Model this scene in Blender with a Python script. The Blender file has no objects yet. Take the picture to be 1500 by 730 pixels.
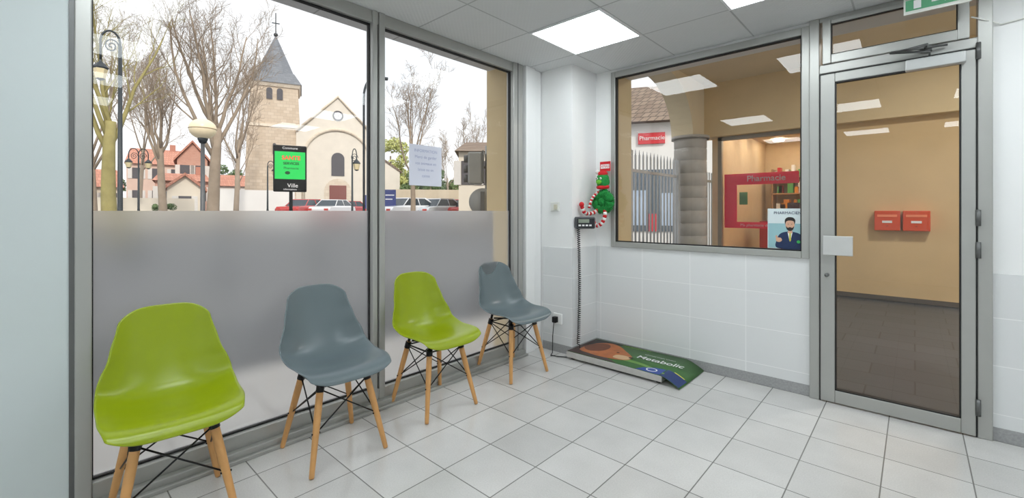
import bpy, bmesh, math, random
from mathutils import Vector, Matrix
C=bpy.context
scene=C.scene
F=645.0; H=1.2
# ------------------------------------------------------------ helpers
def lin(v):
    v/=255.0
    return v/12.92 if v<=0.04045 else ((v+0.055)/1.055)**2.4
def rgb(r,g,b): return (lin(r),lin(g),lin(b),1)
def site(b,D,z=0.0):
    """survey bearing (b, image column) and depth -> room coordinates"""
    L=(b-750)/F*D
    return Vector((-.675*D+.7378*L, .7378*D+.675*L, z))
def zh(row,D): return H+(309-row)*D/F
def facing(p): return math.atan2(p[1],p[0])-math.pi/2

MATS={}
def mat(name,col,rough=.5,metal=0,var=.06,scale=8,bump=0,emit=0,spec=.5,coat=0):
    if name in MATS: return MATS[name]
    m=bpy.data.materials.new(name); m.use_nodes=True
    nt=m.node_tree; N=nt.nodes; Lk=nt.links
    p=N['Principled BSDF']
    p.inputs['Roughness'].default_value=rough; p.inputs['Metallic'].default_value=metal
    p.inputs['Specular IOR Level'].default_value=spec
    p.inputs['Coat Weight'].default_value=coat
    tc=N.new('ShaderNodeTexCoord'); nz=N.new('ShaderNodeTexNoise')
    nz.inputs['Scale'].default_value=scale; nz.inputs['Detail'].default_value=4
    Lk.new(tc.outputs['Object'],nz.inputs['Vector'])
    mp=N.new('ShaderNodeMapRange'); mp.inputs['To Min'].default_value=1-var*1.6; mp.inputs['To Max'].default_value=1+var*1.6
    Lk.new(nz.outputs['Fac'],mp.inputs['Value'])
    mx=N.new('ShaderNodeVectorMath'); mx.operation='SCALE'; mx.inputs[0].default_value=col[:3]
    Lk.new(mp.outputs['Result'],mx.inputs['Scale']); Lk.new(mx.outputs['Vector'],p.inputs['Base Color'])
    if bump:
        b=N.new('ShaderNodeBump'); b.inputs['Strength'].default_value=bump; b.inputs['Distance'].default_value=.01
        Lk.new(nz.outputs['Fac'],b.inputs['Height']); Lk.new(b.outputs['Normal'],p.inputs['Normal'])
    if emit:
        p.inputs['Emission Color'].default_value=col; p.inputs['Emission Strength'].default_value=emit
    MATS[name]=m; return m

def tiles(name,c1,c2,mortar,w,h,axes='xy',off=(0,0),ms=.004,rough=.3,speck=0,bump=.2,offset=0):
    if name in MATS: return MATS[name]
    m=bpy.data.materials.new(name); m.use_nodes=True
    nt=m.node_tree; N=nt.nodes; Lk=nt.links; p=N['Principled BSDF']
    p.inputs['Roughness'].default_value=rough
    g=N.new('ShaderNodeNewGeometry'); s=N.new('ShaderNodeSeparateXYZ'); cb=N.new('ShaderNodeCombineXYZ')
    Lk.new(g.outputs['Position'],s.inputs[0])
    for i,a in enumerate(axes):
        ad=N.new('ShaderNodeMath'); ad.operation='ADD'; ad.inputs[1].default_value=-off[i]+ (w if i==0 else h)*60
        Lk.new(s.outputs['XYZ'.index(a.upper())],ad.inputs[0]); Lk.new(ad.outputs[0],cb.inputs[i])
    br=N.new('ShaderNodeTexBrick'); br.offset=offset; br.squash=1
    br.inputs['Scale'].default_value=1; br.inputs['Brick Width'].default_value=w; br.inputs['Row Height'].default_value=h
    br.inputs['Mortar Size'].default_value=ms; br.inputs['Mortar Smooth'].default_value=.3; br.inputs['Bias'].default_value=0
    br.inputs['Color1'].default_value=c1; br.inputs['Color2'].default_value=c2; br.inputs['Mortar'].default_value=mortar
    Lk.new(cb.outputs[0],br.inputs['Vector'])
    out=br.outputs['Color']
    if speck:
        nz=N.new('ShaderNodeTexNoise'); nz.inputs['Scale'].default_value=160; nz.inputs['Detail'].default_value=6; nz.inputs['Roughness'].default_value=.8
        Lk.new(g.outputs['Position'],nz.inputs['Vector'])
        n2=N.new('ShaderNodeTexNoise'); n2.inputs['Scale'].default_value=5; Lk.new(g.outputs['Position'],n2.inputs['Vector'])
        a=N.new('ShaderNodeMath'); a.operation='ADD'; Lk.new(nz.outputs['Fac'],a.inputs[0]); 
        b2=N.new('ShaderNodeMath'); b2.operation='MULTIPLY'; b2.inputs[1].default_value=.35; Lk.new(n2.outputs['Fac'],b2.inputs[0]); Lk.new(b2.outputs[0],a.inputs[1])
        mp=N.new('ShaderNodeMapRange'); mp.inputs['From Min'].default_value=.35; mp.inputs['From Max'].default_value=1.0
        mp.inputs['To Min'].default_value=1-speck; mp.inputs['To Max'].default_value=1+speck
        Lk.new(a.outputs[0],mp.inputs['Value'])
        v=N.new('ShaderNodeVectorMath'); v.operation='SCALE'; Lk.new(out,v.inputs[0]); Lk.new(mp.outputs[0],v.inputs['Scale']); out=v.outputs[0]
    Lk.new(out,p.inputs['Base Color'])
    if bump:
        b=N.new('ShaderNodeBump'); b.inputs['Strength'].default_value=bump; b.inputs['Distance'].default_value=.004; b.invert=True
        Lk.new(br.outputs['Fac'],b.inputs['Height']); Lk.new(b.outputs['Normal'],p.inputs['Normal'])
    MATS[name]=m; return m

def glass(name,tint=(1,1,1,1),boost=1.0):
    m=bpy.data.materials.new(name); m.use_nodes=True
    nt=m.node_tree; N=nt.nodes; Lk=nt.links; N.clear()
    o=N.new('ShaderNodeOutputMaterial'); t=N.new('ShaderNodeBsdfTransparent'); t.inputs[0].default_value=tint
    g=N.new('ShaderNodeBsdfGlossy'); g.inputs['Roughness'].default_value=0.0
    f=N.new('ShaderNodeFresnel'); f.inputs['IOR'].default_value=1.5
    mu=N.new('ShaderNodeMath'); mu.operation='MULTIPLY'; mu.inputs[1].default_value=boost; mu.use_clamp=True
    x=N.new('ShaderNodeMixShader'); Lk.new(f.outputs[0],mu.inputs[0]); Lk.new(mu.outputs[0],x.inputs[0]); Lk.new(t.outputs[0],x.inputs[1]); Lk.new(g.outputs[0],x.inputs[2]); Lk.new(x.outputs[0],o.inputs[0])
    MATS[name]=m; return m

def link(o,parent=None):
    C.collection.objects.link(o)
    if parent: o.parent=parent
    return o
def meshobj(name,verts,faces,m,parent=None,smooth=False,mats=None,fm=None):
    me=bpy.data.meshes.new(name); me.from_pydata([tuple(v) for v in verts],[],faces); me.update()
    for k in (mats or [m]): me.materials.append(k)
    if fm:
        for p,i in zip(me.polygons,fm): p.material_index=i
    if smooth:
        for p in me.polygons: p.use_smooth=True
    o=bpy.data.objects.new(name,me); return link(o,parent)
def group(name,loc=(0,0,0),rot=0):
    e=bpy.data.objects.new(name,None); e.empty_display_size=.1; e.location=loc; e.rotation_euler=(0,0,rot)
    return link(e)
BF=[(0,3,2,1),(4,5,6,7),(0,1,5,4),(1,2,6,5),(2,3,7,6),(3,0,4,7)]
def boxes(name,bl,m,parent=None,bevel=0):
    V=[];Fc=[]
    for (x0,y0,z0,x1,y1,z1) in bl:
        n=len(V)
        V+=[(x0,y0,z0),(x1,y0,z0),(x1,y1,z0),(x0,y1,z0),(x0,y0,z1),(x1,y0,z1),(x1,y1,z1),(x0,y1,z1)]
        Fc+=[tuple(i+n for i in f) for f in BF]
    o=meshobj(name,V,Fc,m,parent)
    if bevel:
        b=o.modifiers.new('b','BEVEL'); b.width=bevel; b.segments=2; b.limit_method='ANGLE'
    return o
class Tubes:
    def __init__(s): s.V=[];s.F=[]
    def add(s,pts,rad,n=8,cap=True):
        pts=[Vector(p) for p in pts]
        if not hasattr(rad,'__len__'): rad=[rad]*len(pts)
        base=len(s.V); up=None
        for i,p in enumerate(pts):
            t=(pts[min(i+1,len(pts)-1)]-pts[max(i-1,0)])
            if t.length<1e-9: t=Vector((0,0,1))
            t.normalize()
            if up is None: up=Vector((1,0,0)) if abs(t.z)>.8 else Vector((0,0,1))
            a=t.cross(up).normalized(); b=a.cross(t).normalized(); up=b
            for k in range(n):
                an=2*math.pi*k/n; s.V.append(p+(a*math.cos(an)+b*math.sin(an))*rad[i])
        for i in range(len(pts)-1):
            for k in range(n):
                k2=(k+1)%n; s.F.append((base+i*n+k,base+i*n+k2,base+(i+1)*n+k2,base+(i+1)*n+k))
        if cap:
            s.F.append(tuple(base+k for k in range(n))[::-1]); e=base+(len(pts)-1)*n; s.F.append(tuple(e+k for k in range(n)))
        return s
    def obj(s,name,m,parent=None,smooth=True): return meshobj(name,s.V,s.F,m,parent,smooth)
def tube(name,pts,rad,m,parent=None,n=10): return Tubes().add(pts,rad,n).obj(name,m,parent)
def lathe(name,prof,m,parent=None,loc=(0,0,0),n=24,smooth=True):
    V=[];Fc=[]
    for r,z in prof:
        for k in range(n):
            a=2*math.pi*k/n; V.append((loc[0]+r*math.cos(a),loc[1]+r*math.sin(a),loc[2]+z))
    for i in range(len(prof)-1):
        for k in range(n):
            k2=(k+1)%n; Fc.append((i*n+k,i*n+k2,(i+1)*n+k2,(i+1)*n+k))
    Fc.append(tuple(range(n))[::-1]); Fc.append(tuple(range((len(prof)-1)*n,len(prof)*n)))
    return meshobj(name,V,Fc,m,parent,smooth)
def ball(name,loc,r,m,parent=None,sc=(1,1,1),fuzz=0,sub=3,seed=0):
    bm=bmesh.new(); bmesh.ops.create_icosphere(bm,subdivisions=sub,radius=1)
    rd=random.Random(seed)
    for v in bm.verts:
        k=1+fuzz*rd.uniform(-1,1)
        v.co=Vector((loc[0]+v.co.x*r*sc[0]*k,loc[1]+v.co.y*r*sc[1]*k,loc[2]+v.co.z*r*sc[2]*k))
    me=bpy.data.meshes.new(name); bm.to_mesh(me); bm.free(); me.materials.append(m)
    for p in me.polygons: p.use_smooth=True
    return link(bpy.data.objects.new(name,me),parent)
def smoothloop(pts,k=6):
    out=[];n=len(pts)
    for i in range(n):
        p0,p1,p2,p3=[Vector(pts[(i+j-1)%n]) for j in range(4)]
        for j in range(k):
            t=j/k
            out.append(.5*((2*p1)+(-p0+p2)*t+(2*p0-5*p1+4*p2-p3)*t*t+(-p0+3*p1-3*p2+p3)*t**3))
    return out
def flat(name,pts,o,ax,ay,m,parent=None,lift=0,smooth=True,thick=0):
    """flat printed shape in the plane o+ax*u+ay*v"""
    o=Vector(o);ax=Vector(ax);ay=Vector(ay);n=ax.cross(ay).normalized()
    P=smoothloop([Vector((a,b,0)) for a,b in pts]) if smooth else [Vector((a,b,0)) for a,b in pts]
    V=[o+ax*p.x+ay*p.y+n*lift for p in P]; k=len(V); Fc=[tuple(range(k))]
    if thick:
        V+=[v-n*thick for v in V]; Fc.append(tuple(range(k,2*k))[::-1])
        Fc+=[(i,i+k,(i+1)%k+k,(i+1)%k) for i in range(k)]
    return meshobj(name,V,Fc,m,parent)
def text(name,s,o,ax,ay,size,m,parent=None,align='CENTER',ext=0,bold=0):
    cu=bpy.data.curves.new(name,'FONT'); cu.body=s; cu.size=size; cu.align_x=align; cu.align_y='CENTER'; cu.extrude=ext; cu.offset=bold
    cu.materials.append(m); ob=bpy.data.objects.new(name,cu)
    ax=Vector(ax).normalized(); ay=Vector(ay).normalized(); n=ax.cross(ay)
    M=Matrix.Translation(Vector(o))@Matrix((ax,ay,n)).transposed().to_4x4()
    link(ob)
    if parent: ob.parent=parent
    ob.matrix_local=M
    return ob
def ell(cx,cy,rx,ry,n=12): return [(cx+rx*math.cos(2*math.pi*i/n),cy+ry*math.sin(2*math.pi*i/n)) for i in range(n)]
def rect(x0,y0,x1,y1): return [(x0,y0),(x1,y0),(x1,y1),(x0,y1)]

# ------------------------------------------------------------ materials
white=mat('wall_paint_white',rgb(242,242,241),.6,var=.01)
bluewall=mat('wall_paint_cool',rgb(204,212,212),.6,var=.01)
alu=mat('anodised_aluminium',rgb(176,176,172),.38,.45,var=.03)
aludark=mat('aluminium_dark',rgb(105,106,105),.4,.5,var=.03)
gasket=mat('black_gasket',rgb(25,25,26),.6)
black=mat('black_metal',rgb(18,18,19),.4,.4)
plasticw=mat('white_plastic',rgb(228,228,222),.35,var=.01)
ochre=mat('ochre_render',rgb(224,202,160),.85,var=.05,scale=3,bump=.2)
ochre2=mat('ochre_panel',rgb(220,190,142),.7,var=.09,scale=1.5,bump=.1)
soffitm=mat('beige_soffit',rgb(228,214,184),.85,var=.03,scale=2)
white_print=mat('white_print',rgb(240,240,240),.5,var=0)
wood=mat('beech_wood',rgb(212,158,98),.45,var=.12,scale=14)
iron=mat('dark_iron',rgb(58,64,68),.5,.3)
stone=tiles('church_stone',rgb(228,216,198),rgb(214,200,180),rgb(204,192,174),.55,.3,'yz',ms=.012,rough=.9,bump=0,offset=.5)
towerstone=tiles('tower_stone',rgb(214,198,178),rgb(200,182,160),rgb(188,170,150),.5,.3,'yz',ms=.015,rough=.9,bump=0,offset=.5)
plaster=mat('church_plaster',rgb(228,220,206),.9,var=.06,scale=1.2)
slate=tiles('slate_roof',rgb(132,136,142),rgb(120,124,130),rgb(106,110,116),.4,.25,'yz',ms=.01,rough=.7,bump=0,offset=.5)
terracotta=tiles('terracotta_roof',rgb(206,150,128),rgb(192,134,114),rgb(170,118,100),.25,.3,'yz',ms=.02,rough=.9,bump=0,offset=.5)
brownroof=tiles('brown_tile_roof',rgb(150,132,116),rgb(132,114,100),rgb(96,84,74),.22,.22,'xz',ms=.02,rough=.9,bump=0,offset=.5)
bark=mat('plane_bark',rgb(158,142,124),.9,var=.2,scale=3)
barkmoss=mat('mossy_bark',rgb(158,148,96),.9,var=.28,scale=3)
bark2=mat('pale_bark',rgb(174,158,140),.9,var=.12,scale=3)
clearglass=glass('window_glass'); doorglass=glass('door_glass',(.95,.96,.95,1),1.35)

# ------------------------------------------------------------ floor / ceiling
floorm=tiles('floor_tiles',rgb(207,205,202),rgb(196,194,191),rgb(124,122,119),.3,.3,'xy',off=(-.11,3.395),ms=.003,rough=.18,speck=.2,bump=.3)
boxes('floor',[(-2.5,-3,-.1,3.2,3.45,0)],floorm)
# ceiling material
cm=tiles('ceiling_tiles',rgb(222,223,224),rgb(216,217,218),rgb(182,183,184),.56,.56,'xy',off=(-1.95,2.30),ms=.006,rough=.7,bump=.5)
nt=cm.node_tree
g=nt.nodes.new('ShaderNodeNewGeometry'); mp=nt.nodes.new('ShaderNodeMapping'); mp.inputs['Rotation'].default_value=(0,0,math.radians(45)); mp.inputs['Scale'].default_value=(45,45,45)
ck=nt.nodes.new('ShaderNodeTexVoronoi'); ck.inputs['Scale'].default_value=1; ck.inputs['Randomness'].default_value=0
nt.links.new(g.outputs['Position'],mp.inputs[0]); nt.links.new(mp.outputs[0],ck.inputs['Vector'])
bb=nt.nodes.new('ShaderNodeBump'); bb.inputs['Strength'].default_value=.6; bb.inputs['Distance'].default_value=.004
nt.links.new(ck.outputs['Distance'],bb.inputs['Height'])
old=[n for n in nt.nodes if n.type=='BUMP' and n!=bb][0]; nt.links.new(old.outputs[0],bb.inputs['Normal']); nt.links.new(bb.outputs[0],nt.nodes['Principled BSDF'].inputs['Normal'])
boxes('ceiling',[(-2.75,-3.1,2.42,3.3,3.41,2.6)],cm)
panelm=mat('led_panel_glow',(0.90,.97,1,1),.5,var=0,emit=9)
frm=mat('panel_frame_white',rgb(235,236,238),.4,var=0)
for i in (0,2,4,6):
    for j in (0,-4,-8):
        x=-1.95+.56*i; y=2.30+.56*j
        gp=group('ceiling_light_panel',(x+.28,y+.28,2.42))
        boxes('diffuser',[(-.262,-.262,-.006,.262,.262,-.002)],panelm,gp)
        boxes('frame',[(-.278,-.278,-.009,.278,-.262,0),(-.278,.262,-.009,.278,.278,0),(-.278,-.262,-.009,-.262,.262,0),(.262,-.262,-.009,.278,.262,0)],frm,gp)

# ------------------------------------------------------------ walls
walltile=tiles('wall_tiles_xz',rgb(230,231,231),rgb(226,227,227),rgb(244,244,244),.39,.25,'xz',off=(-.489,.89),ms=.003,rough=.2,bump=.25)
walltile2=tiles('wall_tiles_yz',rgb(230,231,231),rgb(226,227,227),rgb(244,244,244),.39,.25,'yz',off=(3.41,.89),ms=.003,rough=.2,bump=.25)
basem=mat('baseboard_stone',rgb(160,160,160),.4,var=.2,scale=90)
boxes('wall_back',[(-2.75,3.41,0,-1.94,3.71,3.3),(-1.94,3.41,0,-.49,3.71,.89),(-1.94,3.41,2.395,.30,3.71,3.3),(.30,3.41,0,3.3,3.71,3.3)],white)
boxes('wall_tiling_back',[(-2.09,3.402,.07,-.49,3.41,.89),(.302,3.402,.07,3.2,3.41,.87)],walltile)
boxes('baseboard_back',[(-2.09,3.398,0,-.49,3.41,.07),(.302,3.398,0,3.2,3.41,.07)],basem)
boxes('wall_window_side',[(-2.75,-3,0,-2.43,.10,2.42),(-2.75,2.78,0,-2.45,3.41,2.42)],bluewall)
boxes('wall_right',[(3.2,-3,0,3.3,3.41,2.42)],white)
boxes('wall_front',[(-2.75,-3.1,0,3.3,-3,2.42)],white)
# corner column
boxes('wall_column',[(-2.45,3.035,0,-2.10,3.41,2.42)],white)
boxes('wall_tiling_column',[(-2.40,3.027,.07,-2.092,3.035,.89)],walltile)
boxes('wall_tiling_column_side',[(-2.10,3.035,.07,-2.092,3.402,.89)],walltile2)
boxes('baseboard_column',[(-2.40,3.023,0,-2.088,3.035,.07),(-2.10,3.035,0,-2.088,3.398,.07)],basem)
boxes('trim_corner_duct',[(-2.45,2.80,0,-2.40,2.92,2.42),(-2.45,2.93,0,-2.425,3.03,2.42)],white,bevel=.006)
# exterior render
boxes('wall_exterior_render',[(-2.77,3.71,0,-1.94,3.73,3.3),(-1.94,3.71,0,-.49,3.73,.86),(-1.94,3.71,2.42,.32,3.73,3.3),(.32,3.71,0,3.3,3.73,3.3),
   (-1.945,3.46,.89,-1.925,3.73,2.42),(.29,3.46,0,.31,3.73,2.42),(-2.77,2.72,0,-2.75,3.73,3.3),(-2.75,2.70,0,-2.52,2.78,2.42),(-2.77,2.70,0,-2.75,2.78,3.3)],ochre)

# ------------------------------------------------------------ big shop window
w=group('window_1')
boxes('frame',[(-2.50,.115,0,-2.42,.165,2.42),(-2.50,1.398,.0,-2.42,1.430,2.42),(-2.50,1.442,0,-2.42,1.482,2.42),(-2.50,2.665,0,-2.42,2.78,2.42),
   (-2.50,.165,2.345,-2.43,2.665,2.42),(-2.50,.165,0,-2.425,2.665,.11)],alu,w,bevel=.004)
boxes('frame_groove',[(-2.49,1.430,0,-2.435,1.442,2.42),(-2.49,.10,0,-2.425,.115,2.42),(-2.425,2.715,0,-2.418,2.722,2.42)],aludark,w)
boxes('sill_track',[(-2.425,.115,0,-2.385,2.78,.045),(-2.385,.115,0,-2.36,2.78,.018)],alu,w,bevel=.003)
boxes('gaskets',[(-2.478,.165,.11,-2.455,2.665,.118),(-2.478,.165,2.337,-2.455,2.665,2.345),(-2.478,.165,.11,-2.455,.171,2.345),(-2.478,1.392,.11,-2.455,1.398,2.345),(-2.478,1.482,.11,-2.455,1.488,2.345),(-2.478,2.659,.11,-2.455,2.665,2.345)],gasket,w)
meshobj('pane_left',[(-2.47,.165,.11),(-2.47,1.398,.11),(-2.47,1.398,2.345),(-2.47,.165,2.345)],[(0,1,2,3)],clearglass,w)
meshobj('pane_right',[(-2.47,1.482,.11),(-2.47,2.665,.11),(-2.47,2.665,2.345),(-2.47,1.482,2.345)],[(0,1,2,3)],clearglass,w)
fm=bpy.data.materials.new('frosted_film'); fm.use_nodes=True; nt=fm.node_tree; N=nt.nodes; Lk=nt.links; N.clear()
o=N.new('ShaderNodeOutputMaterial'); tr=N.new('ShaderNodeBsdfTranslucent'); tr.inputs[0].default_value=(.80,.82,.84,1)
rf=N.new('ShaderNodeBsdfRefraction'); rf.inputs['Roughness'].default_value=.42; rf.inputs['IOR'].default_value=1.2; rf.inputs[0].default_value=(1,1,1,1)
df=N.new('ShaderNodeBsdfPrincipled'); df.inputs['Base Color'].default_value=(.46,.48,.49,1); df.inputs['Roughness'].default_value=.14
m1=N.new('ShaderNodeMixShader'); m1.inputs[0].default_value=.88; m2=N.new('ShaderNodeMixShader'); m2.inputs[0].default_value=.18
Lk.new(tr.outputs[0],m1.inputs[1]); Lk.new(rf.outputs[0],m1.inputs[2]); Lk.new(m1.outputs[0],m2.inputs[1]); Lk.new(df.outputs[0],m2.inputs[2]); Lk.new(m2.outputs[0],o.inputs[0])
MATS['frosted_film']=fm
meshobj('frosted_film_left',[(-2.466,.168,.11),(-2.466,1.396,.11),(-2.466,1.396,1.2),(-2.466,.168,1.2)],[(0,1,2,3)],fm,w)
meshobj('frosted_film_right',[(-2.466,1.485,.11),(-2.466,2.662,.11),(-2.466,2.662,1.2),(-2.466,1.485,1.2)],[(0,1,2,3)],fm,w)

# ------------------------------------------------------------ back window
w=group('window_2')
X0,X1,Z0,Z1=-1.94,-.50,.89,2.395
boxes('frame',[(X0,3.385,Z0,X0+.04,3.45,Z1),(X1-.045,3.385,Z0,X1,3.45,Z1),(X0+.04,3.385,Z0,X1-.045,3.45,Z0+.045),(X0+.04,3.385,Z1-.05,X1-.045,3.45,Z1)],alu,w,bevel=.004)
a,b,c_,d=X0+.04,X1-.045,Z0+.045,Z1-.05
boxes('gaskets',[(a,3.40,c_,a+.008,3.43,d),(b-.008,3.40,c_,b,3.43,d),(a,3.40,c_,b,3.43,c_+.008),(a,3.40,d-.008,b,3.43,d)],gasket,w)
meshobj('pane',[(a,3.42,c_),(b,3.42,c_),(b,3.42,d),(a,3.42,d)],[(0,1,2,3)],doorglass,w)
# ------------------------------------------------------------ door
w=group('door_1')
boxes('outer_frame',[(-.50,3.375,0,-.447,3.47,2.42),(.245,3.375,0,.30,3.47,2.42),(-.447,3.375,2.065,.245,3.47,2.12),(-.447,3.38,2.39,.245,3.47,2.42)],alu,w,bevel=.004)
boxes('leaf_frame',[(-.44,3.365,.008,-.366,3.415,2.055),(.183,3.365,.008,.238,3.415,2.055),(-.366,3.365,.008,.183,3.415,.085),(-.366,3.365,2.0,.183,3.415,2.055)],alu,w,bevel=.004)
boxes('leaf_gap',[(-.447,3.38,0,-.44,3.41,2.065),(.238,3.38,0,.245,3.41,2.065),(-.44,3.38,2.055,.238,3.41,2.065)],gasket,w)
boxes('leaf_gasket',[(-.366,3.368,.085,-.36,3.40,2.0),(.177,3.368,.085,.183,3.40,2.0),(-.366,3.368,.085,.183,3.40,.092),(-.366,3.368,1.993,.183,3.40,2.0)],gasket,w)
meshobj('leaf_glass',[(-.366,3.395,.085),(.183,3.395,.085),(.183,3.395,2.0),(-.366,3.395,2.0)],[(0,1,2,3)],doorglass,w)
boxes('transom_frame',[(-.43,3.36,2.12,-.385,3.41,2.39),(.17,3.36,2.12,.215,3.41,2.39),(-.385,3.36,2.12,.17,3.41,2.175),(-.385,3.36,2.365,.17,3.41,2.39)],alu,w,bevel=.004)
boxes('transom_gasket',[(-.385,3.37,2.175,.17,3.385,2.18),(-.385,3.37,2.36,.17,3.385,2.365),(-.385,3.37,2.175,-.38,3.385,2.365),(.165,3.37,2.175,.17,3.385,2.365)],gasket,w)
meshobj('transom_glass',[(-.385,3.39,2.175),(.17,3.39,2.175),(.17,3.39,2.365),(-.385,3.39,2.365)],[(0,1,2,3)],doorglass,w)
boxes('pull_plate',[(-.425,3.335,.925,-.275,3.347,1.045)],mat('plate_satin',rgb(205,205,203),.35,.3),w,bevel=.004)
boxes('pull_plate_post',[(-.415,3.345,.95,-.39,3.367,1.02)],aludark,w)
Tubes().add([(-.405,3.335,.80),(-.405,3.366,.80)],.011,14).obj('lock_cylinder',aludark,w)
for zz in (.12,.95,1.12,2.0):
    tube('hinge',[(.247,3.362,zz),(.247,3.362,zz+.085)],.010,aludark,w,12)
boxes('closer_body',[(-.04,3.315,1.985,.20,3.365,2.045)],mat('closer_silver',rgb(196,197,196),.35,.4),w,bevel=.006)
tube('closer_arm',[(.06,3.335,2.045),(.06,3.325,2.075),(-.10,3.28,2.09),(.05,3.25,2.095),(.04,3.36,2.10)],.007,aludark,w)
tube('closer_stay',[(-.10,3.30,2.10),(.13,3.35,2.10)],.006,aludark,w)
boxes('closer_shoe',[(.02,3.34,2.085,.07,3.376,2.115)],aludark,w,bevel=.003)
# ------------------------------------------------------------ exit sign
e=group('emergency_exit_sign',(.085,3.21,2.42))
boxes('housing',[(-.13,-.03,-.08,.13,.03,0)],plasticw,e,bevel=.004)
boxes('blade',[(-.13,-.006,-.158,.13,.006,-.078)],plasticw,e)
flat('pictogram_panel',rect(-.122,-.142,.122,-.084),(0,-.008,0),(1,0,0),(0,0,1),mat('exit_green',rgb(92,160,120),.4,emit=.05),e,smooth=False)
flat('arrow',[(-.02,.006),(.03,.006),(.03,.016),(.06,0),(.03,-.016),(.03,-.006),(-.02,-.006)],(0,-.010,-.113),(1,0,0),(0,0,1),white_print,e,smooth=False)
flat('doorway',rect(-.09,-.022,-.06,.022),(0,-.010,-.113),(1,0,0),(0,0,1),white_print,e,smooth=False)
tube('wall_cable',[(.22,3.37,2.23),(.27,3.37,2.20),(.33,3.40,2.17),(.42,3.405,2.18),(.6,3.405,2.24),(.9,3.405,2.40)],.004,plasticw)

# ------------------------------------------------------------ chairs
def interp(tab,t):
    for i in range(len(tab)-1):
        if t<=tab[i+1][0]:
            a=(t-tab[i][0])/(tab[i+1][0]-tab[i][0]); a=a*a*(3-2*a)*.5+a*.5
            return [p+(q-p)*a for p,q in zip(tab[i][1:],tab[i+1][1:])]
    return list(tab[-1][1:])
PROF=[(.222,.404),(.212,.430),(.17,.444),(.10,.437),(.02,.427),(-.06,.425),(-.13,.437),(-.178,.470),(-.203,.52),(-.222,.583),(-.238,.645),(-.250,.705),(-.260,.765),(-.265,.795)]
def catmull(P,t):
    n=len(P)-1; x=max(0,min(n-1e-6,t*n)); i=int(x); f=x-i
    g=lambda k:P[max(0,min(n,k))]
    return [.5*(2*b+(c-a)*f+(2*a-5*b+4*c-d)*f*f+(-a+3*b-3*c+d)*f**3) for a,b,c,d in zip(g(i-1),g(i),g(i+1),g(i+2))]
W=[(0,.180),(.08,.200),(.22,.220),(.40,.226),(.52,.222),(.62,.208),(.75,.182),(.88,.158),(1,.136)]
CU=[(0,.0,0),(.1,.012,0),(.3,.040,0),(.45,.060,.025),(.58,.055,.06),(.7,.01,.068),(.85,0,.05),(1,0,.028)]
def chair(loc,yaw,shell):
    e=group('dining_chair',(loc[0],loc[1],0),yaw)
    V=[];Fc=[];nu,nv=40,24
    for i in range(nu+1):
        for j in range(nv+1):
            v=-1+2*j/nv; u=i/nu
            uu=u
            av=abs(v)
            endt=.105*av**3.6; endf=.08*av**3.6
            uu=endf+(1-endt-endf)*u
            x,z=catmull(PROF,uu); hw=interp(W,uu)[0]; cz,cx=interp(CU,uu)
            k=av**2.4
            V.append((x+cx*k, v*hw, z+cz*k))
    for i in range(nu):
        for j in range(nv):
            a=i*(nv+1)+j; Fc.append((a,a+1,a+nv+2,a+nv+1))
    o=meshobj('seat_shell',V,Fc,shell,e,True)
    s=o.modifiers.new('s','SOLIDIFY'); s.thickness=.007; s.offset=0
    b=o.modifiers.new('b','SUBSURF'); b.levels=1; b.render_levels=1
    tops={};feet={}
    for sx,sy in ((1,1),(1,-1),(-1,1),(-1,-1)):
        top=Vector((.11*sx-.005,.112*sy,.390)); ft=Vector(((.180 if sx>0 else -.195)*1.0,.183*sy,0.003)); tops[sx,sy]=top; feet[sx,sy]=ft
        P=[ft.lerp(top,t) for t in (0,.02,.3,.7,.93,1)]
        tube('leg_%s_%s'%('front' if sx>0 else 'back','left' if sy>0 else 'right'),P,[.0105,.0115,.0135,.0165,.016,.013],wood,e,14)
    T=Tubes()
    at=lambda s,t:feet[s].lerp(tops[s],t)
    for A,B in (((1,1),(1,-1)),((1,1),(-1,1)),((-1,-1),(1,-1)),((-1,-1),(-1,1))):
        T.add([at(A,.46),at(B,.93)],.0034,6); T.add([at(B,.46),at(A,.93)],.0034,6)
        T.add([at(A,.95),at(B,.95)],.0045,6)
    T.add([(.10,.10,.395),(-.10,-.10,.395)],.006,6); T.add([(.10,-.10,.395),(-.10,.10,.395)],.006,6)
    for s in tops:
        d=(tops[s]-feet[s]).normalized(); T.add([at(s,.90),at(s,.90)+d*.04],.0185,10)
        T.add([at(s,.97),Vector((tops[s].x*.95,tops[s].y*.95,.429))],.009,8)
        for q in (.46,.93): T.add([at(s,q)-Vector((0,.019,0)),at(s,q)+Vector((0,.019,0))],.004,6)
    T.obj('wire_brace',black,e)
    return e
green=mat('green_polypropylene',rgb(146,163,14),.28,var=.02,scale=3)
grey=mat('greyblue_polypropylene',rgb(106,118,122),.28,var=.02,scale=3)
chair((-2.14,.375),math.radians(-4),green)
chair((-2.16,1.035),math.radians(-2),grey)
chair((-2.195,1.69),math.radians(-2),green)
chair((-2.22,2.435),math.radians(-5),grey)

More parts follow.
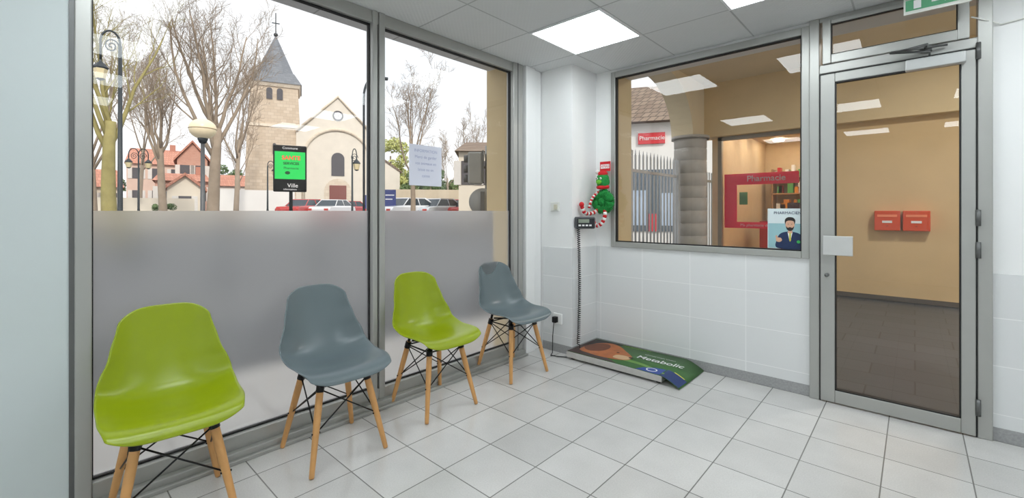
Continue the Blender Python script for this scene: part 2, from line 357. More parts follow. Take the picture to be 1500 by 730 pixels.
# ------------------------------------------------------------ scale with mat
s=group('platform_scale',(-2.085,2.935,0))
boxes('platform',[(0,-.006,.016,.80,.44,.062)],mat('brushed_steel',rgb(204,202,198),.35,.5,scale=30),s,bevel=.005)
boxes('base_frame',[(.02,.02,.012,.78,.42,.02)],aludark,s)
for fx in (.04,.76):
    for fy in (.04,.40): lathe('foot',[(.02,0),(.02,.014)],black,s,(fx,fy,0))
matgreen=mat('mat_green',rgb(62,104,52),.45,var=.15,scale=4)
V=[];Fc=[];nx=30
def mz(x): return .0635 if x<.79 else max(.003,.0635-.06*min(1,((x-.79)/.14))**1.5)
for i in range(nx+1):
    x=.002+.925*i/nx
    V+=[(x,.004-.04*max(0,(x-.5)),mz(x)),(x,.455,mz(x))]
for i in range(nx): Fc.append((2*i,2*i+2,2*i+3,2*i+1))
mo=meshobj('printed_mat',V,Fc,matgreen,s,True); sd=mo.modifiers.new('s','SOLIDIFY'); sd.thickness=.0015
def mp_(name,pts,m,lift,smooth=True,parent=s): return flat(name,pts,(0,0,.0652),(1,0,0),(0,1,0),m,parent,lift,smooth)
mp_('print_dark_border',[(.004,.006),(.45,.006),(.30,.08),(.06,.16),(.02,.44),(.004,.44)],mat('print_maroon',rgb(66,48,44),.45),.0002,False)
mp_('print_dark_top',[(.03,.44),(.03,.25),(.10,.33),(.22,.40),(.35,.44)],mat('print_black',rgb(34,32,34),.45),.0002,False)
furm=mat('print_dog_fur',rgb(176,100,50),.45,var=.25,scale=20); furd=mat('print_dog_ear',rgb(110,58,32),.45,var=.25,scale=20)
mp_('print_dog_head',[(.06,.10),(.16,.07),(.28,.06),(.40,.08),(.47,.12),(.48,.19),(.43,.25),(.36,.31),(.28,.38),(.18,.41),(.09,.35),(.05,.22)],furm,.0004)
mp_('print_dog_ear',[(.06,.17),(.13,.13),(.21,.18),(.23,.28),(.18,.37),(.10,.34),(.05,.25)],furd,.0006)
mp_('print_dog_muzzle',[(.36,.11),(.44,.11),(.475,.15),(.46,.19),(.40,.20),(.35,.17)],mat('print_dog_muzzle',rgb(206,170,130),.45,scale=20),.0006)
mp_('print_dog_nose',ell(.472,.185,.018,.016),black,.0008)
mp_('print_dog_eye',ell(.335,.235,.013,.010),black,.0008)
mp_('print_swoosh',[(.46,.14),(.60,.13),(.78,.06),(.78,.03),(.60,.09),(.44,.10)],mat('print_light_green',rgb(104,148,64),.45),.0002)
blue=mat('print_blue',rgb(36,70,150),.45)
mp_('print_blue_badge',[(.60,0),(.78,-.004),(.78,.12),(.70,.11),(.63,.06)],blue,.0003,False)
mp_('print_badge_ring',ell(.70,.055,.04,.035),white_print,.0006)
mp_('print_badge_core',ell(.70,.055,.031,.026),blue,.0009)
text('print_title','Metabolic',(.675,.25,.0667),(1,0,0),(0,1,0),.092,white_print,s,bold=.001)
text('print_subtitle','advanced weight solution',(.64,.335,.0667),(1,0,0),(0,1,0),.024,white_print,s)
text('print_header','PRESCRIPTION DIET',(.40,.42,.0667),(1,0,0),(0,1,0),.028,mat('print_lime',rgb(150,200,60),.5),s)
def strip(name,x0,x1,y0,y1,m,lift=.0016):
    V=[];Fc=[];k=10
    for i in range(k+1):
        x=x0+(x1-x0)*i/k; z=mz(x)+lift; V+=[(x,y0,z),(x+.004,y1,z)]
    for i in range(k): Fc.append((2*i,2*i+2,2*i+3,2*i+1))
    return meshobj(name,V,Fc,m,s,True)
strip('print_end_blue',.785,.918,-.008,.13,mat('print_blue_dark',rgb(30,54,110),.45)); strip('print_end_yellow',.83,.90,.13,.142,mat('print_yellow',rgb(210,200,80),.5))
# display + cord
dsp=group('scale_display',(-2.04,3.13,1.10),math.radians(48))
boxes('case',[(-.085,-.03,-.05,.085,.03,.05)],mat('display_grey',rgb(74,76,80),.4),dsp,bevel=.012)
boxes('face',[(-.075,-.034,-.04,.075,-.029,.04)],mat('display_face',rgb(36,38,42),.35),dsp,bevel=.003)
boxes('lcd',[(-.06,-.037,.0,.03,-.033,.03)],mat('lcd_green',rgb(140,150,134),.3),dsp)
boxes('buttons',[(-.06+.03*i,-.037,-.028,-.04+.03*i,-.033,-.014) for i in range(4)],white_print,dsp)
boxes('bracket',[(-.04,.03,-.03,.04,.05,.03)],aludark,dsp)
pts=[]
for i in range(900):
    t=i/899; a=t*2*math.pi*60
    pts.append((-2.065+.011*math.cos(a)+.012*math.sin(t*3.1),3.075+.011*math.sin(a),1.06-t*.97))
pts+= [(-2.05,3.075,.07),(-2.04,3.06,.068)]
tube('coiled_cord',pts,.0034,black,None,5)
# outlet & switch & plug
sw=group('wall_thermostat',(-2.27,3.027,1.235)); boxes('plate',[(-.045,-.008,-.04,.045,.008,.04)],plasticw,sw,bevel=.005); boxes('knob',[(.0,-.022,-.025,.03,-.008,.02)],mat('ivory',rgb(205,200,180),.4),sw,bevel=.003)
sw=group('wall_outlet',(-2.235,3.022,.285)); boxes('plate',[(-.045,-.010,-.045,.045,.004,.045)],mat('outlet_white',rgb(246,246,244),.3,var=0),sw,bevel=.004); boxes('plug',[(-.03,-.05,-.03,.01,-.010,.02)],black,sw,bevel=.006)
tube('power_cord',[(-2.245,2.975,.258),(-2.245,2.96,.14),(-2.24,2.95,.01),(-2.22,2.90,.006),(-2.15,2.92,.006),(-2.10,2.95,.006),(-2.07,2.97,.018)],.0036,black)

# ------------------------------------------------------------ hanging plush toy
p=group('plush_toy',(-1.972,3.345,1.175)); p.scale=(1.2,1.2,1.2)
grn=mat('plush_green',rgb(30,140,62),.9,var=.35,scale=60,bump=1); red=mat('plush_red',rgb(205,30,38),.8,var=.1,scale=40); wf=mat('plush_white',rgb(235,232,228),.9)
boxes('header_card',[(-.042,.0,.305,.042,.004,.375)],red,p)
flat('card_print',rect(-.036,.325,.036,.355),(0,-.001,0),(1,0,0),(0,0,1),white_print,p,smooth=False)
text('card_text','XMAS',(0,-.002,.34),(1,0,0),(0,0,1),.026,red,p)
tube('hook',[(0,.005,.36),(0,.02,.37),(0,.035,.37)],.004,plasticw,p)
ball('head',(0,-.03,.235),.048,grn,p,(1,.85,1.15),.08,3)
ball('hat',(0,-.03,.285),.036,red,p,(1,.9,.6),.03,3)
ball('muzzle',(-.01,-.068,.225),.02,mat('plush_lime',rgb(110,190,60),.9),p,(1.1,.6,.8),.05)
for sx in (-1,1): ball('eye',(.015*sx-.01,-.070,.250),.008,wf,p); ball('pupil',(.015*sx-.01,-.077,.250),.0035,black,p)
ball('hat_pompom',(-.045,-.03,.30),.016,wf,p,fuzz=.1)
tube('scarf',[(-.04,-.03,.19),(0,-.07,.185),(.04,-.03,.19),(0,.0,.19),(-.04,-.03,.19)],.013,red,p)
T=Tubes()
rp=[(.0+.055*math.cos(a),-.03,.085+.055*math.sin(a)) for a in [2*math.pi*i/20 for i in range(21)]]
o=T.add(rp,[.028+.003*((i*7)%3) for i in range(21)],12).obj('fluffy_body',grn,p)
tube('neck',[(0,-.03,.20),(.02,-.03,.165),(.015,-.03,.13)],[.014,.016,.02],grn,p)
ball('body_core',(0,-.03,.085),.035,grn,p,fuzz=.1)
rd=random.Random(4); V=[];Fc=[]
for i in range(900):
    a=rd.uniform(0,2*math.pi); q=rd.uniform(0,2*math.pi); c=Vector((.055*math.cos(a),-.03,.085+.055*math.sin(a))); n_=Vector((math.cos(a)*math.cos(q),math.sin(q),math.sin(a)*math.cos(q)))
    b0=c+n_*.026; t_=n_.cross(Vector((rd.gauss(0,1),rd.gauss(0,1),rd.gauss(0,1)))).normalized()*.0035; tip=c+n_*rd.uniform(.036,.043)+t_*1.5
    k0=len(V); V+=[b0-t_,b0+t_,tip]; Fc.append((k0,k0+1,k0+2))
meshobj('body_fur',V,Fc,grn,p)
def striped(nm,pts,r):
    P=[Vector(catmull(pts,i/24)) for i in range(25)]
    for i in range(0,24,2):
        tube('%s_stripe_%d'%(nm,i),P[i:i+3],r,red if (i//2)%2 else wf,p,10)
striped('left_leg',[(-.02,-.04,.04),(-.045,-.07,.01),(-.06,-.12,.0),(-.07,-.16,.01),(-.075,-.185,.05)],.014)
striped('right_leg',[(.02,-.04,.04),(.035,-.06,-.01),(.02,-.07,-.06),(-.01,-.08,-.085),(-.035,-.09,-.07)],.014)
striped('left_arm',[(-.02,-.04,.16),(-.045,-.07,.13),(-.06,-.09,.09),(-.07,-.10,.04)],.010)
ball('shoe_left',(-.076,-.187,.065),.019,red,p,(.9,1,1)); ball('shoe_right',(-.045,-.092,-.06),.019,red,p,(1.1,1,.9))

# ------------------------------------------------------------ posters on glass
po=group('pharmacist_poster',(-.745,3.412,.945))
pm=lambda n,pts,m,l,sm=True: flat(n,pts,(0,0,0),(1,0,0),(0,0,1),m,po,l,sm)
pm('sheet',rect(0,0,.235,.27),mat('poster_paper',rgb(215,226,228),.5,var=.01),0,False)
pm('teal_field',rect(.004,.004,.231,.17),mat('poster_teal',rgb(150,190,196),.5),.0004,False)
navy=mat('poster_navy',rgb(24,44,84),.5,var=.15,scale=30); skin=mat('poster_skin',rgb(214,168,140),.5); hair=mat('poster_hair',rgb(40,34,32),.5)
pm('jacket',[(.06,.004),(.055,.06),(.075,.10),(.11,.115),(.15,.115),(.19,.10),(.215,.06),(.215,.004)],navy,.0008)
pm('shirt',[(.118,.112),(.147,.112),(.138,.07),(.132,.05),(.126,.07)],white_print,.0010,False)
pm('tie',[(.128,.108),(.137,.108),(.138,.06),(.132,.048),(.127,.06)],mat('poster_tie',rgb(200,190,70),.5),.0012,False)
pm('neck',rect(.12,.105,.145,.14),skin,.0011,False)
pm('face',ell(.132,.16,.026,.036),skin,.0013)
pm('hair',[(.104,.165),(.103,.195),(.12,.212),(.148,.210),(.162,.192),(.158,.165),(.152,.185),(.13,.19),(.112,.184)],hair,.0016)
pm('beard',[(.109,.152),(.115,.13),(.132,.120),(.149,.13),(.155,.152),(.145,.142),(.132,.146),(.119,.142)],hair,.0016)
for ex in (.122,.142): pm('eye',ell(ex,.166,.003,.002),hair,.0016)
pm('hand',[(.052,.05),(.07,.045),(.085,.055),(.08,.072),(.062,.076),(.055,.09),(.048,.085),(.05,.068)],skin,.0016)
pm('badge_green',ell(.18,.05,.010,.010),mat('poster_green',rgb(60,180,90),.5),.0016)
text('poster_text','PHARMACIEN',(.117,-.0018,.24),(1,0,0),(0,0,1),.026,navy,po)
nt_=group('notice_sheet',(-2.462,1.83,1.38))
paper=mat('notice_paper',rgb(222,224,238),.6,var=.01)
flat('sheet',rect(-.145,-.01,.125,.265),(0,0,0),(0,1,0),(0,0,1),paper,nt_,0,False)
inkm=mat('notice_ink',rgb(168,174,206),.6)
for i,sx in enumerate(['INFORMATION','Merci de garder','vos animaux en','laisse ou en','caisse']): text('line_%d'%i,sx,(.0012,-.01,.225-.042*i),(0,1,0),(0,0,1),.028,inkm,nt_)

# ============================================================ EXTERIOR
asph=mat('asphalt',rgb(92,92,94),.9,var=.1,scale=2); pave=tiles('pavement',rgb(212,209,204),rgb(202,198,193),rgb(164,160,156),.5,.5,'xy',ms=.01,rough=.9,bump=0)
xs=[6,-2.6,-5,-8,-24,-120]; zs=[-.05,-.05,-.05,-.12,.55,.6]
V=[];Fc=[]
for x,z in zip(xs,zs): V+=[(x,-90,z-.02),(x,110,z-.02)]
for i in range(5): Fc.append((2*i,2*i+1,2*i+3,2*i+2))
meshobj('ground_street',V,Fc,asph)
boxes('ground_sidewalk',[(-4.1,-20,-.2,-2.75,30,-.03)],pave)
def gz(x):
    for i in range(5):
        if xs[i]>=x>=xs[i+1]:
            t=(x-xs[i])/(xs[i+1]-xs[i]); return zs[i]+(zs[i+1]-zs[i])*t-.02
    return .58
# ---- church
cp=site(495,45); cp.z=.55
ch=group('church',cp,facing(cp)+math.radians(4))
k=45/F
def CX(px): return (px-495)*k
def CZ(py): return (309-py)*k+H-.55
def prism(name,pts,y0,y1,m,parent):
    n=len(pts); V=[(x,y0,z) for x,z in pts]+[(x,y1,z) for x,z in pts]
    Fc=[tuple(range(n)),tuple(range(n,2*n))[::-1]]+[(i,i+n,(i+1)%n+n,(i+1)%n) for i in range(n)]
    return meshobj(name,V,Fc,m,parent)
eL=CX(440);eR=CX(546)
prism('nave_facade',[(eL,0),(eR,0),(eR,CZ(196)),(0,CZ(142)),(eL,CZ(196))],0,.7,plaster,ch)
prism('nave_body',[(eL+.15,0),(eR-.15,0),(eR-.15,CZ(204)),(0,CZ(150)),(eL+.15,CZ(204))],.7,22,plaster,ch)
prism('nave_roof',[(eL-.1,CZ(205)),(0,CZ(148)),(eR+.1,CZ(205)),(eR+.1,CZ(202)),(0,CZ(145)),(eL-.1,CZ(202))],.72,22.2,brownroof,ch)
prism('aisle',[(eR,0),(CX(586),0),(CX(586),CZ(248)),(eR,CZ(222))],.5,18,plaster,ch)
prism('aisle_roof',[(eR,CZ(222)),(CX(589),CZ(250)),(CX(589),CZ(247)),(eR,CZ(218))],.4,18.2,brownroof,ch)
T=Tubes()
T.add([(eL,-.03,CZ(196)),(0,-.03,CZ(142)),(eR,-.03,CZ(196))],.16,6)
T.add([(CX(449),-.02,0),(CX(449),-.02,CZ(235))]+[(3.2*math.cos(a),-.02,CZ(235)+3.1*math.sin(a)) for a in [math.pi-math.pi*i/16 for i in range(17)]]+[(CX(541),-.02,0)],.17,6)
T.obj('stone_mouldings',stone,ch)
dk=mat('dark_opening',rgb(92,90,94),.7)
def arched(x0,x1,z0,z1,y=-.06,n=10):
    r=(x1-x0)/2; c=(x0+x1)/2; zc=z1-r
    return [(x0,z0),(x1,z0)]+[(c+r*math.cos(math.pi*i/n),zc+r*math.sin(math.pi*i/n)) for i in range(n+1)]
flat('facade_window',arched(-.62,.62,CZ(258),CZ(224)),(0,-.05,0),(1,0,0),(0,0,1),dk,ch,0,False)
flat('portal_surround',arched(-1.3,1.3,0,CZ(262)),(0,-.04,0),(1,0,0),(0,0,1),stone,ch,0,False,.1)
boxes('portal_door',[(-.8,-.2,0,.8,0,CZ(272))],mat('door_maroon',rgb(136,84,78),.7),ch)
flat('clock_face',ell(0,CZ(170),.52,.52,20),(0,-.06,0),(1,0,0),(0,0,1),dk,ch)
flat('clock_inner',ell(0,CZ(170),.36,.36,20),(0,-.07,0),(1,0,0),(0,0,1),white_print,ch)
flat('clock_hands',[(-.03,CZ(170)),(0,CZ(170)+.32),(.03,CZ(170)),(.22,CZ(170)-.12),(0,CZ(170)-.06)],(0,-.08,0),(1,0,0),(0,0,1),dk,ch,0,False)
# tower
tx=CX(413); hw=2.1
def frust(name,cx,cy,h0,h1,z0,z1,m,parent):
    V=[];
    for h,z in ((h0,z0),(h1,z1)): V+=[(cx-h,cy-h,z),(cx+h,cy-h,z),(cx+h,cy+h,z),(cx-h,cy+h,z)]
    return meshobj(name,V,BF,m,parent)
frust('tower_lower',tx,2.6,hw+.45,hw+.22,0,CZ(192),towerstone,ch)
frust('tower_band',tx,2.6,hw+.30,hw+.24,CZ(192),CZ(188),stone,ch)
frust('tower_upper',tx,2.6,hw+.12,hw-.05,CZ(188),CZ(135),towerstone,ch)
frust('tower_cornice',tx,2.6,hw+.05,hw+.2,CZ(135),CZ(130),stone,ch)
frust('spire_skirt',tx,2.6,hw+.28,hw-.4,CZ(130),CZ(113),slate,ch)
V=[];n=8
for i in range(n):
    a=2*math.pi*(i+.5)/n; V.append((tx+1.9*math.cos(a),2.6+1.9*math.sin(a),CZ(114)))
V.append((tx,2.6,CZ(52))); meshobj('spire',V,[(i,(i+1)%n,n) for i in range(n)]+[tuple(range(n))],slate,ch)
T=Tubes(); T.add([(tx,2.6,CZ(55)),(tx,2.6,CZ(20))],.05,6); T.add([(tx-.35,2.6,CZ(35)),(tx+.35,2.6,CZ(35))],.05,6); T.obj('iron_cross',iron,ch)
ball('spire_ball',(tx,2.6,CZ(52)),.2,iron,ch)
for dx in (-.45,.45):
    flat('belfry_opening',arched(tx+dx-.26,tx+dx+.26,CZ(153),CZ(137)),(0,2.6-hw-.10,0),(1,0,0),(0,0,1),dk,ch,0,False)
flat('tower_slit',arched(tx-.15,tx+.15,CZ(230),CZ(215)),(0,2.6-hw-.42,0),(1,0,0),(0,0,1),dk,ch,0,False)
# ---- houses
def house(name,px0,px1,D,eave,ridge,wallm,roofm,depth=8,gable=False,yaw=0,wins=3,rows=1):
    p=site((px0+px1)/2,D); p.z=gz(p.x)-.02; e=group(name,p,facing(p)+yaw)
    kk=D/F; hw=(px1-px0)/2*kk; ze=zh(eave,D)-p.z; zr=zh(ridge,D)-p.z
    if gable:
        prism('walls',[(-hw,0),(hw,0),(hw,ze),(0,zr-.1),(-hw,ze)],0,depth,wallm,e)
        prism('roof',[(-hw-.3,ze-.25),(0,zr-.08),(hw+.3,ze-.25),(hw+.3,ze),(0,zr+.15),(-hw-.3,ze)],-.3,depth+.3,roofm,e)
    else:
        boxes('walls',[(-hw,0,0,hw,depth,ze)],wallm,e)
        V=[(-hw-.2,-.35,ze-.1),(hw+.2,-.35,ze-.1),(hw+.2,depth+.35,ze-.1),(-hw-.2,depth+.35,ze-.1),(-hw+ .2,depth/2,zr),(hw-.2,depth/2,zr)]
        meshobj('roof',V,[(0,1,5,4),(1,2,5),(2,3,4,5),(3,0,4),(0,3,2,1)],roofm,e)
        boxes('chimney',[(hw*.5,depth/2-.3,zr-.8,hw*.5+.6,depth/2+.3,zr+.7)],mat('brick_chimney',rgb(188,134,116),.9),e)
    bl=[];sh=[]
    for r in range(rows):
        for i in range(wins):
            x=-hw+2*hw*(i+.5)/wins; z=ze-1.9-r*2.7
            if z>.3: bl.append((x-.4,-.03,z,x+.4,.05,z+1.3)); sh.append((x-.8,-.06,z,x-.42,.02,z+1.3)); sh.append((x+.42,-.06,z,x+.8,.02,z+1.3))
    if bl: boxes('windows',bl,dk,e); boxes('shutters',sh,mat('shutters_white',rgb(224,220,214),.7),e)
    return e
pink=mat('pink_render',rgb(222,194,178),.9,var=.08,scale=1); cream=mat('cream_render',rgb(232,222,204),.9,var=.05,scale=1); wh=mat('white_render',rgb(238,236,232),.9,var=.03,scale=1); brick=tiles('red_brick_wall',rgb(206,150,130),rgb(194,136,116),rgb(208,184,168),.22,.075,'yz',ms=.012,rough=.9,bump=0,offset=.5)
house('house',196,262,54,240,214,pink,terracotta,wins=3,rows=2)
house('house',236,300,40,264,252,brick,terracotta,depth=5,wins=3)
house('house',264,300,46,234,208,brick,terracotta,gable=True,wins=2,rows=2)
house('house',250,292,34,276,256,cream,terracotta,depth=4,gable=True,wins=1)
house('house',96,166,38,272,244,cream,terracotta,depth=6,wins=3)
house('house',318,372,58,272,254,wh,terracotta,wins=3)
house('house',20,100,30,240,190,cream,terracotta,wins=3,rows=2)
house('house',672,760,24,220,192,cream,brownroof,wins=3,rows=2)
house('house',586,680,98,286,272,cream,terracotta,wins=5)
q=site(345,33); boxes('garden_wall',[(-1.5,0,0,4,.3,zh(278,33)-gz(q.x)+.0)],wh,group('low_wall',(q.x,q.y,gz(q.x)),facing(q)))
q=site(200,28); boxes('garden_wall',[(-2,0,0,3,.3,zh(290,28)-gz(q.x)+.0)],cream,group('low_wall',(q.x,q.y,gz(q.x)),facing(q)))
q=site(640,36); boxes('garden_wall',[(-3.5,0,0,5,.3,zh(278,36)-gz(q.x)+.0)],mat('old_stone_wall',rgb(206,192,168),.9,var=.12,scale=1),group('low_wall',(q.x,q.y,gz(q.x)),facing(q)))
# ---- foliage
def foliage(name,px,D,row_top,wid,m,n=14,seed=1,base=None):
    p=site(px,D); p.z=gz(p.x); e=group(name,p,facing(p)); rd=random.Random(seed); h=zh(row_top,D)-p.z
    V=[];Fc=[]
    for i in range(n):
        cx=rd.uniform(-wid,wid)*.8; cy=rd.uniform(-wid,wid)*.5; cz=rd.uniform(.35,.85)*h; r=rd.uniform(.35,.6)*wid*.7
        for q in range(260):
            d=Vector((rd.gauss(0,1),rd.gauss(0,1),rd.gauss(0,1))).normalized(); c=Vector((cx,cy,cz))+d*r*rd.uniform(.7,1.05); c.z=min(c.z,h)
            a=Vector((rd.gauss(0,1),rd.gauss(0,1),rd.gauss(0,1))).normalized(); b=d.cross(a).normalized(); sz=wid*.055
            k0=len(V); V+=[c+a*sz,c+b*sz,c-a*sz,c-b*sz]; Fc.append((k0,k0+1,k0+2,k0+3))
    meshobj('leaves',V,Fc,m,e); tube('trunk',[(0,0,0),(0,0,h*.7)],.15,bark,e)
lg=mat('spring_leaves',rgb(196,200,128),.8,var=.3,scale=2); dg=mat('dark_leaves',rgb(112,134,90),.8,var=.3,scale=2)
foliage('leafy_tree',572,74,192,3.0,lg,16,2); foliage('leafy_tree',608,46,238,1.6,dg,10,3); foliage('leafy_tree',630,47,228,1.8,dg,10,4)
foliage('leafy_tree',342,76,236,2.6,dg,12,5); foliage('leafy_tree',596,60,240,2.2,lg,12,7); foliage('leafy_tree',660,58,262,2.5,dg,12,8); foliage('leafy_tree',148,56,236,2.4,dg,10,9); foliage('leafy_tree',240,25,288,.5,dg,8,6)
# ---- bare trees
def tree(px,D,row_top,r0,seed,m,fork=.28,spread=.5,dens=(6,6,6,4)):
    p=site(px,D); p.z=gz(p.x); hgt=zh(row_top,D)-p.z
    e=group('bare_tree',p); rd=random.Random(seed); T=Tubes()
    def rv(): return Vector((rd.gauss(0,1),rd.gauss(0,1),rd.gauss(0,1)))
    def grow(pos,d,length,r,lvl):
        nseg=[5,6,5,4,3][lvl]; pts=[pos.copy()]; rad=[r]; q=pos.copy(); dd=d.copy()
        for i in range(nseg):
            dd=(dd+rv()*[.03,.09,.14,.20,.25][lvl]+Vector((0,0,[.05,.20,.16,.12,.08][lvl]))).normalized()
            q=q+dd*length/nseg; pts.append(q.copy()); rad.append(r*(1-[.35,.75,.75,.7,.5][lvl]*(i+1)/nseg))
        T.add(pts,rad,[10,7,5,4,3][lvl],cap=(lvl<2))
        if lvl>=4: return
        n=dens[lvl]
        for c in range(n):
            t=(.66+.34*(c+.5)/n) if lvl==0 else (.22+.78*(c+.6)/n)
            x=t*nseg; i=min(nseg-1,int(x)); pp=pts[i].lerp(pts[i+1],x-i); ax=(pts[i+1]-pts[i]).normalized()
            side=ax.cross(rv()).normalized()
            sp=[spread,.62,.75,.8][lvl]*rd.uniform(.7,1.2)
            nd=(ax+side*sp*(1.2 if lvl==0 else 1)).normalized()
            ln=[hgt*(1-fork)*rd.uniform(.72,.95),length*.45,length*.5,length*.55][lvl]*(1 if lvl==0 else (1.15-.5*t))
            rr=(rad[i]*[.46,.45,.5,.5][lvl])
            grow(pp,nd,ln,max(rr,.0075*D/20),lvl+1)
    grow(Vector((0,0,-.05)),Vector((0,0,1)),hgt*fork*1.15,r0,0)
    T.obj('trunk_and_branches',m,e)
tree(160,13,-60,.20,11,barkmoss,.38,.42,(7,7,6,4))
tree(240,22,72,.19,5,bark,.42,.5,(7,7,6,5))
tree(312,19,-5,.26,9,bark,.38,.45,(8,7,7,5))
tree(345,30,75,.18,21,bark2,.42,.45,(6,6,6,4))
tree(352,38,170,.12,23,bark2,.4,.5,(5,5,5,3))
tree(205,30,90,.14,31,bark2,.4,.45,(6,6,6,4))
tree(604,21,92,.13,14,bark,.42,.55,(6,7,6,5))
tree(693,44,170,.12,16,bark2,.4,.55,(5,6,5,4))
tree(655,55,195,.14,18,bark2,.4,.55,(5,5,5,3))
tree(136,24,10,.2,41,bark,.3,.5,(6,6,6,4))
# ---- lamps
lampglass=mat('lamp_glass',rgb(230,214,170),.3,var=.02)
def lantern(e,x,z,s=1):
    lathe('lantern_cage',[(.03*s,0),(.10*s,.04*s),(.17*s,.36*s),(.19*s,.38*s),(.12*s,.48*s),(.04*s,.56*s),(.015*s,.66*s)],iron,e,(x,0,z),6,False)
    lathe('lantern_glass',[(.112*s,.06*s),(.168*s,.34*s)],lampglass,e,(x,0,z),6,False)
def swan(px,D,row_top,lant_px,lant_row,s=1,r=.05,both=False):
    p=site(px,D); p.z=gz(p.x); e=group('street_lamp',p,facing(p)); zt=zh(row_top,D)-p.z; dx=(lant_px-px)*D/F; zl=zh(lant_row,D)-p.z
    T=Tubes(); T.add([(0,0,0),(0,0,.3),(0,0,.8),(0,0,zt-.4*s)],[r*2.4,r*2.2,r*1.2,r*.8],10)
    for sg in ((1,-1) if both else (1,)):
        P=[(0,0,zt-.75*s)]
        for i in range(15):
            a=math.pi*i/14; P.append((sg*dx*(1-math.cos(a))/2,0,zt-.35*s+.35*s*math.sin(a)))
        P.append((sg*dx,0,zl)); T.add(P,r*.5,8)
        c=[(sg*dx*.45+.22*s*(1-t/26)*math.cos(t*.5)*.8,0,zt-.45*s+.22*s*(1-t/26)*math.sin(t*.5)) for t in range(24)]
        T.add(c,r*.35,6)
        lantern(e,sg*dx,zl-.62*s,s)
    T.obj('post_and_scroll',iron,e)
swan(176,10,48,155,92,.75,.045)
swan(203,26,218,214,232,1.0,.05,True)
swan(392,30,236,400,246,.8,.05)
swan(516,24,218,522,232,1.1,.05)
p=site(297,8); p.z=gz(p.x); e=group('globe_street_lamp',p); zc=zh(189,8)-p.z
tube('post',[(0,0,0),(0,0,.5),(0,0,zc-.26)],[.06,.045,.032],mat('post_grey',rgb(92,94,96),.5,.3),e)
ball('globe',(0,0,zc),.215,mat('cream_globe',rgb(236,220,186),.35,var=.03,scale=2,emit=.15),e,(1,1,.86)); lathe('collar',[(.05,-.26),(.08,-.19),(.08,-.16)],iron,e,(0,0,zc)); lathe('cap_ring',[(.218,-.008),(.221,.0),(.218,.008)],mat('ring_brown',rgb(190,170,136),.4),e,(0,0,zc),32)
p=site(533,17); p.z=gz(p.x); e=group('tall_street_lamp',p,facing(p)); zt=zh(112,17)-p.z
tube('mast',[(0,0,0),(0,0,zt-.8)]+[(.42*(1-math.cos(a)),0,zt-.8+.8*math.sin(a)) for a in [math.pi/2*i/8 for i in range(1,9)]],.045,iron,e); boxes('head',[(.38,-.1,zt-.06,.9,.1,zt+.03)],iron,e,bevel=.02)
# ---- LED sign
p=site(425,9.5); p.z=gz(p.x); e=group('led_information_sign',p,facing(p)); D=9.5; kk=D/F; zb=zh(281,D)-p.z; zt=zh(213,D)-p.z; hw=22*kk
boxes('cabinet',[(-hw,0,zb,hw,.14,zt)],black,e,bevel=.02); boxes('posts',[(-.02,.04,0,.05,.11,zb)],black,e)
ledg=mat('led_green',rgb(20,190,80),.5,emit=.3,var=.05)
zs1=zb+(zt-zb)*.27; zs2=zb+(zt-zb)*.86
flat('screen',rect(-hw+.03,zs1,hw-.03,zs2),(0,-.004,0),(1,0,0),(0,0,1),ledg,e,0,False)
dgt=mat('led_dark_green',rgb(10,70,30),.5); ledr=mat('led_red',rgb(230,70,60),.5,emit=.4)
text('screen_text','SANTE',(.02,-.008,(zs1+zs2)/2+.16),(1,0,0),(0,0,1),.12,ledr,e,bold=.003); text('screen_text_2','SERVICES',(.02,-.008,(zs1+zs2)/2+.04),(1,0,0),(0,0,1),.075,dgt,e,bold=.002)
text('screen_text_3','Pharmacie',(.02,-.008,(zs1+zs2)/2-.06),(1,0,0),(0,0,1),.07,dgt,e)
flat('screen_logo',ell(-.05,(zs1+zs2)/2-.16,.05,.035),(0,-.006,0),(1,0,0),(0,0,1),dgt,e)
text('header','Commune',(0,-.008,zt-.065),(1,0,0),(0,0,1),.07,white_print,e)
text('footer','Ville',(.05,-.008,zb+.13),(1,0,0),(0,0,1),.12,white_print,e); text('footer_2','informations',(0,-.008,zb+.05),(1,0,0),(0,0,1),.05,white_print,e)
# ---- small blue signs & traffic light
p=site(571,26); p.z=gz(p.x); e=group('parking_sign',p,facing(p)); boxes('panel',[(-.35,0,zh(306,26)-p.z,.35,.05,zh(278,26)-p.z)],mat('sign_blue',rgb(62,72,132),.5),e); boxes('post',[(-.03,.05,0,.03,.1,zh(280,26)-p.z)],iron,e)
boxes('sign_text',[(-.25,-.01,zh(286,26)-p.z-.03,.25,0,zh(286,26)-p.z+.03),(-.25,-.01,zh(292,26)-p.z-.03,.15,0,zh(292,26)-p.z+.03)],white_print,e)
p=site(541,22); p.z=gz(p.x); e=group('info_panel',p,facing(p)); boxes('panel',[(-.2,0,zh(306,22)-p.z,.2,.05,zh(286,22)-p.z)],mat('sign_blue',rgb(62,72,132),.5),e); boxes('post',[(-.03,.05,0,.03,.1,zh(290,22)-p.z)],iron,e)
p=site(716,5.2); p.z=gz(p.x); D=5.2; kk=D/F; e=group('traffic_light',p,facing(p)); tg=mat('traffic_grey',rgb(160,162,160),.55); tg2=mat('traffic_dark',rgb(104,106,106),.55)
tube('post',[(0,0,0),(0,0,zh(214,D)-p.z)],.045,tg,e,14)
boxes('signal_head',[(-30*kk,-.09,zh(270,D)-p.z,-9*kk,.12,zh(224,D)-p.z)],tg,e,bevel=.02); boxes('backboard',[(-10*kk,-.10,zh(268,D)-p.z,-7*kk,.14,zh(222,D)-p.z)],tg2,e)
for rr in (233,248,262): tube('visor',[(-30*kk,0,zh(rr,D)-p.z),(-30*kk-.05,0,zh(rr,D)-p.z)],.045,tg2,e,14)
